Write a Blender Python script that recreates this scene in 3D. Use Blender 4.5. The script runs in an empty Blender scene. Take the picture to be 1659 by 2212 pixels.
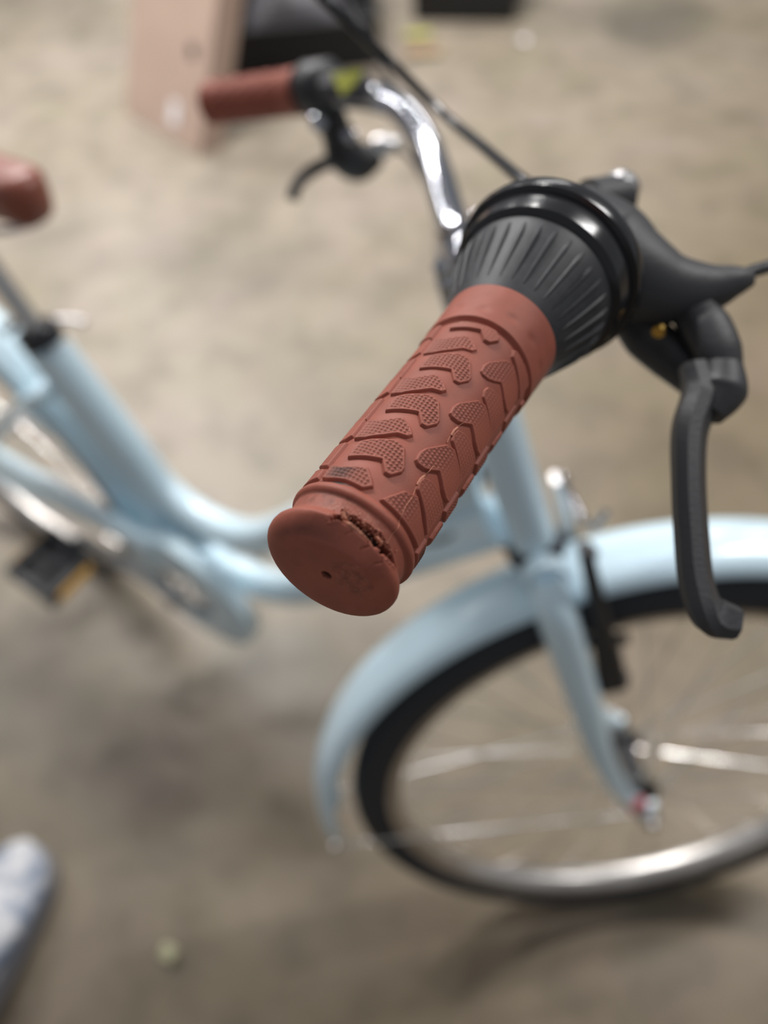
import bpy, bmesh, math, random
import numpy as np
from mathutils import Vector, Matrix, noise
random.seed(7)
rng = np.random.default_rng(7)
sc = bpy.context.scene
COL = sc.collection
PI = math.pi
R_ = math.radians

# ------------------------------------------------------------------ camera
cam_d = bpy.data.cameras.new('camera'); cam = bpy.data.objects.new('camera', cam_d); COL.objects.link(cam)
cam_d.sensor_fit = 'HORIZONTAL'; cam_d.sensor_width = 24.242; cam_d.lens = 25.0
cam_d.clip_start = 0.02; cam_d.clip_end = 60
CAM = Vector((0.64901, -0.371423, 1.255613))
Mr = Vector((0.834381, 0.545471, -0.079185)); Md = Vector((0.393568, -0.690177, -0.607256)); Mf = Vector((-0.385892, 0.475518, -0.79055))
rot = Matrix((Mr, -Md, -Mf)).transposed()
cam.matrix_world = Matrix.Translation(CAM) @ rot.to_4x4()
cam_d.dof.use_dof = True; cam_d.dof.focus_distance = 0.219; cam_d.dof.aperture_fstop = 3.6
sc.camera = cam

# ------------------------------------------------------------------ world, lights, exposure
sc.view_settings.view_transform = 'Standard'; sc.view_settings.look = 'None'
sc.view_settings.gamma = 1.0; sc.view_settings.use_curve_mapping = False
sc.view_settings.exposure = 0.15
wd = bpy.data.worlds.new('workshop_ambience'); sc.world = wd; wd.use_nodes = True
wn = wd.node_tree; wn.nodes.clear()
wo = wn.nodes.new('ShaderNodeOutputWorld'); wb = wn.nodes.new('ShaderNodeBackground')
wb.inputs['Color'].default_value = (0.92, 0.95, 1.0, 1); wb.inputs['Strength'].default_value = 0.25
wn.links.new(wb.outputs[0], wo.inputs[0])

def area(name, loc, target, sx, sy, power, col=(1, 0.98, 0.96)):
    l = bpy.data.lights.new(name, 'AREA'); l.shape = 'RECTANGLE'; l.size = sx; l.size_y = sy; l.energy = power; l.color = col
    o = bpy.data.objects.new(name, l); COL.objects.link(o); o.location = loc
    o.rotation_euler = (Vector(target) - Vector(loc)).to_track_quat('-Z', 'Y').to_euler()
    return o
area('ceiling_tube_light', (-1.3, 1.3, 3.0), (-1.1, 1.1, 0), 1.5, 0.14, 92)
area('ceiling_tube_light', (-1.1, 3.4, 3.0), (-1.0, 3.2, 0), 1.5, 0.14, 28)
area('ceiling_tube_light', (-3.6, 2.6, 3.0), (-3.5, 2.5, 0), 1.5, 0.14, 74)
area('ceiling_tube_light', (1.6, 1.9, 3.0), (1.5, 1.8, 0), 0.14, 1.5, 52)
area('ceiling_tube_light', (-3.2, 0.2, 3.0), (-3.1, 0.2, 0), 1.5, 0.14, 40)

# ------------------------------------------------------------------ materials
def new_mat(name):
    m = bpy.data.materials.new(name); m.use_nodes = True
    return m, m.node_tree, m.node_tree.nodes['Principled BSDF']

def simple(name, col, rough=0.5, metal=0.0, coat=0.0, var=0.0, scale=40, bump=0.0, bscale=200, spec=0.5):
    m, t, b = new_mat(name)
    b.inputs['Base Color'].default_value = (*col, 1); b.inputs['Roughness'].default_value = rough
    b.inputs['Metallic'].default_value = metal; b.inputs['Coat Weight'].default_value = coat
    b.inputs['Coat Roughness'].default_value = 0.12
    b.inputs['Specular IOR Level'].default_value = spec
    tc = t.nodes.new('ShaderNodeTexCoord')
    if var:
        n = t.nodes.new('ShaderNodeTexNoise'); n.inputs['Scale'].default_value = scale; n.inputs['Detail'].default_value = 5
        t.links.new(tc.outputs['Object'], n.inputs['Vector'])
        r = t.nodes.new('ShaderNodeValToRGB')
        r.color_ramp.elements[0].position = 0.3; r.color_ramp.elements[1].position = 0.7
        r.color_ramp.elements[0].color = (*[c * (1 - var) for c in col], 1); r.color_ramp.elements[1].color = (*[min(1, c * (1 + var)) for c in col], 1)
        t.links.new(n.outputs['Fac'], r.inputs[0]); t.links.new(r.outputs[0], b.inputs['Base Color'])
    if bump:
        n = t.nodes.new('ShaderNodeTexNoise'); n.inputs['Scale'].default_value = bscale; n.inputs['Detail'].default_value = 4
        t.links.new(tc.outputs['Object'], n.inputs['Vector'])
        bp = t.nodes.new('ShaderNodeBump'); bp.inputs['Strength'].default_value = bump; bp.inputs['Distance'].default_value = 0.001
        t.links.new(n.outputs['Fac'], bp.inputs['Height']); t.links.new(bp.outputs[0], b.inputs['Normal'])
    return m

def rubber(name, col, dirt=True):
    m, t, b = new_mat(name)
    N = t.nodes.new; L = t.links.new
    b.inputs['Roughness'].default_value = 0.58; b.inputs['Specular IOR Level'].default_value = 0.35
    tc = N('ShaderNodeTexCoord')
    n = N('ShaderNodeTexNoise'); n.inputs['Scale'].default_value = 90; n.inputs['Detail'].default_value = 6; L(tc.outputs['Object'], n.inputs['Vector'])
    r = N('ShaderNodeValToRGB'); r.color_ramp.elements[0].position = 0.35; r.color_ramp.elements[1].position = 0.7
    r.color_ramp.elements[0].color = (*[c * 0.9 for c in col], 1); r.color_ramp.elements[1].color = (*[c * 1.1 for c in col], 1)
    L(n.outputs['Fac'], r.inputs[0])
    out = r.outputs[0]
    if dirt:
        a = N('ShaderNodeAttribute'); a.attribute_name = 'grime'
        n2 = N('ShaderNodeTexNoise'); n2.inputs['Scale'].default_value = 900; n2.inputs['Detail'].default_value = 5; L(tc.outputs['Object'], n2.inputs['Vector'])
        ma = N('ShaderNodeMath'); ma.operation = 'MULTIPLY_ADD'; L(n2.outputs['Fac'], ma.inputs[0]); ma.inputs[1].default_value = 1.0; ma.inputs[2].default_value = 0.5
        mb = N('ShaderNodeMath'); mb.operation = 'MULTIPLY'; mb.use_clamp = True; L(ma.outputs[0], mb.inputs[0]); L(a.outputs['Fac'], mb.inputs[1])
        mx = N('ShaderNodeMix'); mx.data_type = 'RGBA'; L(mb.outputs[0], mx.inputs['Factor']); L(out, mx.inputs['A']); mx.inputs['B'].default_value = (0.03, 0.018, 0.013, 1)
        a2 = N('ShaderNodeAttribute'); a2.attribute_name = 'scuff'
        n3 = N('ShaderNodeTexNoise'); n3.inputs['Scale'].default_value = 1500; n3.inputs['Detail'].default_value = 6; L(tc.outputs['Object'], n3.inputs['Vector'])
        r3 = N('ShaderNodeValToRGB'); r3.color_ramp.elements[0].position = 0.55; r3.color_ramp.elements[1].position = 0.7; L(n3.outputs['Fac'], r3.inputs[0])
        mc = N('ShaderNodeMath'); mc.operation = 'MULTIPLY'; mc.use_clamp = True; L(r3.outputs[0], mc.inputs[0]); L(a2.outputs['Fac'], mc.inputs[1])
        mx2 = N('ShaderNodeMix'); mx2.data_type = 'RGBA'; L(mc.outputs[0], mx2.inputs['Factor']); L(mx.outputs['Result'], mx2.inputs['A']); mx2.inputs['B'].default_value = (0.42, 0.24, 0.17, 1)
        out = mx2.outputs['Result']
    L(out, b.inputs['Base Color'])
    nb = N('ShaderNodeTexNoise'); nb.inputs['Scale'].default_value = 1800; nb.inputs['Detail'].default_value = 4; L(tc.outputs['Object'], nb.inputs['Vector'])
    bp = N('ShaderNodeBump'); bp.inputs['Strength'].default_value = 0.25; bp.inputs['Distance'].default_value = 0.0002
    L(nb.outputs['Fac'], bp.inputs['Height']); L(bp.outputs[0], b.inputs['Normal'])
    return m

BROWN = (0.325, 0.092, 0.060)
M = {}
M['grip'] = rubber('brown_rubber', BROWN)
M['torn'] = rubber('torn_rubber', (0.48, 0.19, 0.12), False)
M['blue'] = simple('light_blue_paint', (0.70, 0.885, 1.0), 0.28, coat=0.7, var=0.03, scale=6)
M['chrome'] = simple('chrome', (0.44, 0.45, 0.49), 0.09, metal=1.0)
M['alu'] = simple('aluminium', (0.62, 0.61, 0.61), 0.30, metal=1.0, var=0.06, scale=60)
M['rim'] = simple('rim_aluminium', (0.66, 0.63, 0.60), 0.34, metal=1.0, var=0.15, scale=25)
M['black'] = simple('black_plastic', (0.022, 0.022, 0.025), 0.45, bump=0.15, bscale=900)
M['gloss'] = simple('gloss_black_plastic', (0.015, 0.015, 0.018), 0.18)
M['fin'] = simple('scuffed_black_rubber', (0.026, 0.027, 0.032), 0.52, var=0.3, scale=300)
M['hood'] = simple('matt_black_alloy', (0.040, 0.040, 0.044), 0.5, bump=0.2, bscale=700)
M['tyre'] = simple('tyre_rubber', (0.020, 0.023, 0.030), 0.62, bump=0.3, bscale=300)
M['brass'] = simple('brass', (0.7, 0.45, 0.12), 0.25, metal=1.0)
M['saddle'] = simple('brown_saddle_leather', (0.25, 0.072, 0.045), 0.36, var=0.15, scale=40, bump=0.2, bscale=500)
M['card'] = simple('cardboard', (0.45, 0.325, 0.26), 0.85, var=0.06, scale=9, bump=0.2, bscale=120)
M['carddark'] = simple('cut_hole_dark_cardboard', (0.03, 0.025, 0.022), 0.9)
M['white'] = simple('white_paper', (0.80, 0.78, 0.80), 0.5)
M['greybag'] = simple('dark_grey_plastic_sheet', (0.075, 0.07, 0.08), 0.45, var=0.25, scale=7)
M['crate'] = simple('black_crate_plastic', (0.008, 0.008, 0.009), 0.6)
M['yellow'] = simple('yellow_green_label', (0.62, 0.62, 0.12), 0.4)
M['olive'] = simple('olive_yellow_film', (0.34, 0.33, 0.06), 0.5)
M['orange'] = simple('amber_reflector', (0.90, 0.46, 0.02), 0.25, coat=0.6)
M['tan'] = simple('tan_wrapper', (0.38, 0.25, 0.14), 0.6)
M['red'] = simple('red_plastic', (0.62, 0.06, 0.08), 0.4)
M['steel'] = simple('stainless_spoke', (0.80, 0.79, 0.77), 0.22, metal=1.0)
M['leaf'] = simple('dry_pale_speck', (0.62, 0.60, 0.38), 0.8)
M['sole'] = simple('shoe_sole_rubber', (0.22, 0.21, 0.22), 0.7)

def shoe_mat():
    m, t, b = new_mat('patterned_shoe_fabric'); N = t.nodes.new; L = t.links.new
    tc = N('ShaderNodeTexCoord'); n = N('ShaderNodeTexNoise'); n.inputs['Scale'].default_value = 26; n.inputs['Detail'].default_value = 3; L(tc.outputs['Object'], n.inputs['Vector'])
    r = N('ShaderNodeValToRGB'); e = r.color_ramp.elements
    e[0].position = 0.40; e[0].color = (0.20, 0.25, 0.34, 1); e[1].position = 0.56; e[1].color = (0.66, 0.66, 0.68, 1)
    L(n.outputs['Fac'], r.inputs[0]); L(r.outputs[0], b.inputs['Base Color']); b.inputs['Roughness'].default_value = 0.8
    return m
M['shoe'] = shoe_mat()
M['toecap'] = simple('pale_toe_rubber', (0.70, 0.67, 0.69), 0.55)

def floor_mat():
    m, t, b = new_mat('worn_sealed_concrete'); N = t.nodes.new; L = t.links.new
    tc = N('ShaderNodeTexCoord')
    def nz(scale, det, rough=0.55, w=0):
        mp = N('ShaderNodeMapping'); mp.inputs['Location'].default_value = (w, w * 0.7, 0); L(tc.outputs['Object'], mp.inputs['Vector'])
        n = N('ShaderNodeTexNoise'); n.inputs['Scale'].default_value = scale; n.inputs['Detail'].default_value = det; n.inputs['Roughness'].default_value = rough
        L(mp.outputs[0], n.inputs['Vector']); return n.outputs['Fac']
    def ramp(src, stops):
        r = N('ShaderNodeValToRGB'); e = r.color_ramp.elements
        while len(e) < len(stops): e.new(0.5)
        for k, (p, c) in enumerate(stops): e[k].position = p; e[k].color = (*c, 1)
        L(src, r.inputs[0]); return r.outputs[0]
    def mix(f, a, c, mode='MIX'):
        x = N('ShaderNodeMix'); x.data_type = 'RGBA'; x.blend_type = mode
        if isinstance(f, float): x.inputs['Factor'].default_value = f
        else: L(f, x.inputs['Factor'])
        for v, s in ((a, 'A'), (c, 'B')):
            if isinstance(v, tuple): x.inputs[s].default_value = (*v, 1)
            else: L(v, x.inputs[s])
        return x.outputs['Result']
    base = ramp(nz(2.0, 6), [(0.34, (0.23, 0.193, 0.135)), (0.50, (0.29, 0.243, 0.187)), (0.66, (0.33, 0.275, 0.228))])
    tint = ramp(nz(4.7, 4, w=3.1), [(0.38, (0.285, 0.252, 0.17)), (0.62, (0.33, 0.266, 0.222))])
    c = mix(0.35, base, tint)
    blot = ramp(nz(9, 5, 0.6, w=8.4), [(0.38, (0.58, 0.58, 0.57)), (0.54, (1, 1, 1))])
    c = mix(0.55, c, blot, 'MULTIPLY')
    stain = ramp(nz(1.05, 3, 0.5, w=14.2), [(0.34, (0.5, 0.5, 0.48)), (0.46, (1, 1, 1))])
    c = mix(0.6, c, stain, 'MULTIPLY')
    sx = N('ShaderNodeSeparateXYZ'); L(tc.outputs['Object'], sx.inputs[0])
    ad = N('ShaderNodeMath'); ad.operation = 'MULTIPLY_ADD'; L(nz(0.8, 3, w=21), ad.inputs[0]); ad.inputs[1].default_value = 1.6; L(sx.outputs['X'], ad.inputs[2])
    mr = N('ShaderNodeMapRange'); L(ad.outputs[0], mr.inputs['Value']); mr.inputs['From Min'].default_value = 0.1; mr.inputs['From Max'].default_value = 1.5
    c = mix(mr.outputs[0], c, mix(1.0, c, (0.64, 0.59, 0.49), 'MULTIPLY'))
    # dark stains, plus the bicycle's shadow painted onto the concrete: centre, radius, strength
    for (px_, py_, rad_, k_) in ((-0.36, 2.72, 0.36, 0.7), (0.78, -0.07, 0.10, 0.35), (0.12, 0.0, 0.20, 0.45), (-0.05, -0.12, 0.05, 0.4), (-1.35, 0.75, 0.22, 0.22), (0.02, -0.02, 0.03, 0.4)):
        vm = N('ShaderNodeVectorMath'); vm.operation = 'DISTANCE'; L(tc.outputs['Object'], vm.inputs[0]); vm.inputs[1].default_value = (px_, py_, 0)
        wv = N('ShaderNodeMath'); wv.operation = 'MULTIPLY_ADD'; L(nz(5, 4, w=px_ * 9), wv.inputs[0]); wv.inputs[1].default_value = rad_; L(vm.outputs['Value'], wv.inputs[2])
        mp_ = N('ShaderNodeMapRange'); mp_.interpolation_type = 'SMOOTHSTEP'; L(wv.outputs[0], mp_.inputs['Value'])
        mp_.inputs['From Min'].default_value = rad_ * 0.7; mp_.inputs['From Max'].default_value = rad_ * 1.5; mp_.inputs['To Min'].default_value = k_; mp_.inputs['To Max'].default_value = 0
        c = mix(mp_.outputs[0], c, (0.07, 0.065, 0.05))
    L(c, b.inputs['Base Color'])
    rr = ramp(nz(3, 4, w=5), [(0.3, (0.36,) * 3), (0.7, (0.55,) * 3)])
    L(rr, b.inputs['Roughness'])
    bp = N('ShaderNodeBump'); bp.inputs['Strength'].default_value = 0.2; bp.inputs['Distance'].default_value = 0.002
    L(nz(60, 5), bp.inputs['Height']); L(bp.outputs[0], b.inputs['Normal'])
    return m
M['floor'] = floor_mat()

# ------------------------------------------------------------------ mesh helpers
def V(*a): return Vector(a)
class MB:
    def __init__(s): s.v = []; s.f = []
    def add(s, vs, fs):
        k = len(s.v); s.v += [tuple(p) for p in vs]; s.f += [tuple(i + k for i in f) for f in fs]; return s
    def box(s, c, hx, hy, hz, ax=None, taper=1.0):
        """box with centre c, half sizes; ax = three axis vectors"""
        X, Y, Z = ax or (V(1, 0, 0), V(0, 1, 0), V(0, 0, 1)); c = Vector(c); vs = []
        for dz in (-1, 1):
            k = 1.0 if dz < 0 else taper
            for dx, dy in ((-1, -1), (1, -1), (1, 1), (-1, 1)): vs.append(c + X * dx * hx * k + Y * dy * hy * k + Z * dz * hz)
        return s.add(vs, [(0, 3, 2, 1), (4, 5, 6, 7), (0, 1, 5, 4), (1, 2, 6, 5), (2, 3, 7, 6), (3, 0, 4, 7)])
    def tube(s, pts, rad, n=16, up=None, flat=1.0, cap=True, closed=False):
        pts = [Vector(p) for p in pts]; m = len(pts)
        if not hasattr(rad, '__len__'): rad = [rad] * m
        fl = flat if hasattr(flat, '__len__') else [flat] * m
        tang = []
        for i in range(m):
            a = pts[(i - 1) % m] if closed else pts[max(i - 1, 0)]; b = pts[(i + 1) % m] if closed else pts[min(i + 1, m - 1)]
            tang.append((b - a).normalized())
        if up is None:
            t = tang[0]; up = V(0, 0, 1) if abs(t.z) < 0.9 else V(1, 0, 0)
        ref = (Vector(up) - tang[0] * Vector(up).dot(tang[0])).normalized(); vs = []; fs = []
        for i in range(m):
            t = tang[i]; ref = (ref - t * ref.dot(t)).normalized(); bi = t.cross(ref)
            for k in range(n):
                a = 2 * PI * k / n; vs.append(pts[i] + ref * math.cos(a) * rad[i] + bi * math.sin(a) * rad[i] * fl[i])
        mm = m if closed else m - 1
        for i in range(mm):
            j = (i + 1) % m
            for k in range(n): fs.append((i * n + k, i * n + (k + 1) % n, j * n + (k + 1) % n, j * n + k))
        if cap and not closed: fs.append(tuple(range(n))[::-1]); fs.append(tuple((m - 1) * n + k for k in range(n)))
        return s.add(vs, fs)
    def lathe(s, o, ax, prof, n=48, closed=False):
        """prof = [(s along axis, radius)]"""
        o = Vector(o); ax = Vector(ax).normalized(); r1 = ax.orthogonal().normalized(); r2 = ax.cross(r1); vs = []; fs = []
        for (p, r) in prof:
            for k in range(n):
                a = 2 * PI * k / n; vs.append(o + ax * p + (r1 * math.cos(a) + r2 * math.sin(a)) * r)
        m = len(prof); mm = m if closed else m - 1
        for i in range(mm):
            j = (i + 1) % m
            for k in range(n): fs.append((i * n + k, i * n + (k + 1) % n, j * n + (k + 1) % n, j * n + k))
        if not closed: fs.append(tuple(range(n))[::-1]); fs.append(tuple((m - 1) * n + k for k in range(n)))
        return s.add(vs, fs)
    def bar(s, pts, w, t, up, bev=0.25):
        """rounded rectangular section swept along pts; w across 'up', t along 'up'"""
        pts = [Vector(p) for p in pts]; m = len(pts); up = Vector(up)
        if not hasattr(w, '__len__'): w = [w] * m
        if not hasattr(t, '__len__'): t = [t] * m
        vs = []; fs = []; n = 8
        for i in range(m):
            tg = (pts[min(i + 1, m - 1)] - pts[max(i - 1, 0)]).normalized()
            u = (up - tg * up.dot(tg)).normalized(); b = tg.cross(u); W = w[i] / 2; T = t[i] / 2; c = min(W, T) * bev * 2
            for (x, y) in ((W, T - c), (W - c, T), (-W + c, T), (-W, T - c), (-W, -T + c), (-W + c, -T), (W - c, -T), (W, -T + c)): vs.append(pts[i] + b * x + u * y)
        for i in range(m - 1):
            for k in range(n): fs.append((i * n + k, i * n + (k + 1) % n, (i + 1) * n + (k + 1) % n, (i + 1) * n + k))
        fs.append(tuple(range(n))[::-1]); fs.append(tuple((m - 1) * n + k for k in range(n)))
        return s.add(vs, fs)
    def build(s, name, mat, parent=None, smooth=40, sub=0, bevel=0):
        me = bpy.data.meshes.new(name); me.from_pydata(s.v, [], s.f); me.update()
        bm = bmesh.new(); bm.from_mesh(me); bmesh.ops.recalc_face_normals(bm, faces=bm.faces)
        if bevel: bmesh.ops.bevel(bm, geom=list(bm.edges), offset=bevel, segments=2, profile=0.6, affect='EDGES')
        bm.to_mesh(me); bm.free()
        if smooth: me.shade_smooth(); me.set_sharp_from_angle(angle=R_(smooth))
        me.materials.append(mat)
        o = bpy.data.objects.new(name, me); COL.objects.link(o)
        if parent is not None: o.parent = parent
        if sub:
            md = o.modifiers.new('sub', 'SUBSURF'); md.levels = sub; md.render_levels = sub
        return o
def spline(pts, n=8):
    """Catmull-Rom through the points"""
    P = [Vector(p) for p in pts]; P = [P[0] * 2 - P[1]] + P + [P[-1] * 2 - P[-2]]; out = []
    for i in range(1, len(P) - 2):
        for k in range(n):
            t = k / n; a, b, c, d = P[i - 1], P[i], P[i + 1], P[i + 2]
            out.append(0.5 * ((2 * b) + (c - a) * t + (2 * a - 5 * b + 4 * c - d) * t * t + (3 * b - a - 3 * c + d) * t ** 3))
    out.append(P[-2]); return out
def interp(vals, n):
    out = []
    for i in range(len(vals) - 1):
        for k in range(n): t = k / n; out.append(vals[i] * (1 - t) + vals[i + 1] * t)
    out.append(vals[-1]); return out
def tag(o, label=None, cat=None, group=None, kind=None):
    if label: o['label'] = label
    if cat: o['category'] = cat
    if group: o['group'] = group
    if kind: o['kind'] = kind
    return o
def empty(name, loc=(0, 0, 0)):
    o = bpy.data.objects.new(name, None); COL.objects.link(o); o.location = loc; o.empty_display_size = 0.05; return o

# ------------------------------------------------------------------ floor
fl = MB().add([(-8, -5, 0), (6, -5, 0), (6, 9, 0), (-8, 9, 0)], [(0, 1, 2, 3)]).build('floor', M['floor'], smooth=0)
tag(fl, 'worn tan and grey concrete workshop floor', kind='structure')

# ------------------------------------------------------------------ reference frames of the bicycle (bottom bracket above the origin, +X forwards, +Y its left)
UP = V(-0.305351, 0, 0.95224)                        # steering axis
O0 = V(0.62843, 0, 0.316204)
F2 = V(0.73152, 0.640198, 0.234573); L2 = V(-0.609622, 0.76821, -0.195485)   # turned front wheel
FB = V(0.61838, 0.760451, 0.198293); LB = V(-0.724132, 0.649395, -0.232204)   # handlebar, turned a little further
def S(f, l, u): return O0 + F2 * f + L2 * l + UP * u
def H(f, l, u): return O0 + FB * f + LB * l + UP * u
GE = V(0.562016, -0.289038, 1.082598); GA = V(-0.073083, 0.994722, -0.072018)   # right grip: end and axis
G1 = V(0.430996, 0.096621, 0.897166); G2 = V(0.899389, 0.034528, -0.435783)
def G(s, th, r):                                       # mm, degrees, mm
    a = R_(th); return GE + GA * (s / 1000) + (G1 * math.cos(a) + G2 * math.sin(a)) * (r / 1000)
WR = 0.3255; RK = 0.0304
bike = empty('bicycle')
tag(bike, 'light blue step-through bicycle with brown grips and saddle, front wheel turned', 'bicycle')

# ------------------------------------------------------------------ frame
frame = MB()
seat_top = V(-0.143, 0, 0.672); bb = V(-0.006, 0, 0.285)
crown = S(0, 0, 0.394); head_top = S(0, 0, 0.565)
frame.tube([seat_top + V(-0.012, 0, 0.0), V(-0.082, 0, 0.44), V(-0.022, 0, 0.285)], 0.0235, 20)
frame.tube([crown + UP * 0.012, head_top], 0.0195, 24)
frame.tube(spline([seat_top + V(0.018, 0, -0.02), V(-0.064, 0, 0.52), V(-0.028, 0, 0.44), V(0.045, 0, 0.417), V(0.135, 0, 0.450), V(0.26, 0, 0.578), V(0.445, 0, 0.795)]), 0.0225, 20)
frame.tube(spline([V(0.0, 0, 0.288), V(0.06, 0, 0.308), V(0.12, 0, 0.323), V(0.20, 0, 0.380), V(0.33, 0, 0.530), V(0.478, 0, 0.715)]), 0.0235, 20)
frame.add([V(0.44, -.004, .80), V(0.46, -.004, .70), V(0.375, -.004, .60), V(0.35, -.004, .69), V(0.44, .004, .80), V(0.46, .004, .70), V(0.375, .004, .60), V(0.35, .004, .69)],
          [(0, 1, 2, 3), (7, 6, 5, 4), (0, 4, 5, 1), (1, 5, 6, 2), (2, 6, 7, 3), (3, 7, 4, 0)])
frame.lathe((-0.006, -0.036, 0.285), (0, 1, 0), [(0, 0.022), (0.072, 0.022)], 28)
frame.build('frame', M['blue'], bike, 50)
rear = MB()
for sy in (-1, 1):
    rear.tube(spline([V(-0.02, sy * 0.024, 0.29), V(-0.12, sy * 0.034, 0.298), V(-0.465, sy * 0.062, WR)]), [0.011] * 8 + [0.010] * 9, 12)
    rear.tube(spline([seat_top + V(0.012, sy * 0.022, -0.07), V(-0.22, sy * 0.042, 0.545), V(-0.465, sy * 0.062, WR)]), 0.0085, 12)
rear.tube([V(-0.165, -0.03, 0.59), V(-0.165, 0.03, 0.59)], 0.007, 10)
rear.build('rear_stay', M['blue'], bike, 50)
web = MB().bar(spline([V(-0.05, 0, 0.47), V(-0.03, 0, 0.40), V(0.0, 0, 0.33)]), 0.012, 0.05, (1, 0, 0)); web.build('frame_gusset', M['blue'], bike)
hs = MB(); hs.lathe(crown - UP * 0.012, UP, [(0, 0.019), (0.002, 0.0225), (0.012, 0.0262), (0.020, 0.0245), (0.024, 0.0195)], 28)
hs.build('headset_cup', M['tyre'], bike); hs = MB()
hs.lathe(head_top - UP * 0.004, UP, [(0, 0.0195), (0.003, 0.022), (0.012, 0.022), (0.02, 0.018), (0.03, 0.0175)], 28)
hs.build('headset_cup', M['tyre'], bike)
# seatpost, clamp, saddle
SA = V(-0.335, 0, 0.942).normalized()
MB().tube([seat_top + SA * -0.05, seat_top + SA * 0.165], 0.0125, 18).build('seatpost', M['alu'], bike)
cl = MB().lathe(seat_top + SA * -0.016, SA, [(0, 0.0245), (0.002, 0.0265), (0.02, 0.0265), (0.024, 0.024), (0.024, 0.0132), (0.0, 0.0132)], 28, closed=True)
cl.tube([seat_top + V(-0.035, -0.022, 0.004), seat_top + V(-0.036, 0.022, 0.004)], 0.006, 10)
clo = cl.build('seat_clamp', M['gloss'], bike)
MB().tube(spline([seat_top + V(-0.005, 0.025, 0), seat_top + V(0.012, 0.042, -0.006), seat_top + V(0.026, 0.046, -0.010)]), interp([0.003, 0.003, 0.006], 8), 12).build('clamp_lever', M['alu'], clo)
def saddle():
    n = 34; m = 28; vs = []; fs = []
    for i in range(n + 1):
        t = i / n; x = 0.135 - 0.275 * t
        w = 0.025 + 0.010 * t + 0.062 / (1 + math.exp(-(t - 0.66) * 15))
        w *= math.sqrt(max(0.0, 1 - max(0, (0.10 - t) / 0.10) ** 2)) if t < 0.10 else 1
        w *= math.sqrt(max(0.0, 1 - max(0, (t - 0.90) / 0.10) ** 2)) if t > 0.90 else 1
        w = max(w, 0.0015); zt = 0.018 * t * t + 0.008 * math.cos(t * PI * 1.3); th = 0.046 + 0.012 * t; th *= 0.25 + 0.75 * min(1, w / 0.022)
        for k in range(m):
            a = 2 * PI * k / m; c, s_ = math.cos(a), math.sin(a)
            yy = w * (abs(c) ** 0.75) * (1 if c > 0 else -1); zz = (th * 0.36 * abs(s_) ** 0.8) if s_ > 0 else -th * 0.75 * abs(s_) ** 0.55
            if s_ < 0: yy *= 0.96
            vs.append((x, yy, zz + zt))
    for i in range(n):
        for k in range(m): fs.append((i * m + k, i * m + (k + 1) % m, (i + 1) * m + (k + 1) % m, (i + 1) * m + k))
    fs.append(tuple(range(m))); fs.append(tuple(n * m + k for k in range(m))[::-1])
    mb = MB(); mb.add([V(-0.142, 0, 0.878) + V(*p) for p in vs], fs); return mb
sad = saddle().build('saddle', M['saddle'], bike, 60)
rl = MB()
for sy in (-1, 1):
    rl.tube(spline([V(-0.03, sy * 0.010, 0.853), V(-0.09, sy * 0.021, 0.836), V(-0.17, sy * 0.022, 0.834), V(-0.26, sy * 0.045, 0.868)]), 0.0035, 8)
rl.build('saddle_rail', M['chrome'], sad)
cb = MB().box(seat_top + SA * 0.16, 0.02, 0.027, 0.012); cb.tube([seat_top + SA * 0.16 + V(0, -0.035, 0), seat_top + SA * 0.16 + V(0, 0.035, 0)], 0.008, 12)
cb.build('saddle_clamp', M['chrome'], sad, bevel=0.002)

# ------------------------------------------------------------------ fork, wheels, mudguards
fork = MB()
for s_ in (-1, 1):
    fork.tube(spline([S(0, s_ * 0.030, 0.388), S(0, s_ * 0.046, 0.355), S(0, s_ * 0.049, 0.25), S(0.001, s_ * 0.051, 0.13), S(0.010, s_ * 0.053, 0.055), S(RK - 0.002, s_ * 0.055, 0.010)]),
              interp([0.018, 0.0215, 0.0205, 0.0165, 0.0125, 0.0105], 8), 16, flat=0.8)
    fork.box(S(RK, s_ * 0.055, 0.002), 0.012, 0.0025, 0.014, (F2, L2, UP))
fork.tube([S(0, -0.036, 0.388), S(0, 0.036, 0.388)], 0.0185, 18)
fork.tube([S(0, 0, 0.375), S(0, 0, 0.399)], 0.020, 20)
fork.build('fork', M['blue'], bike, 50)

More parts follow.
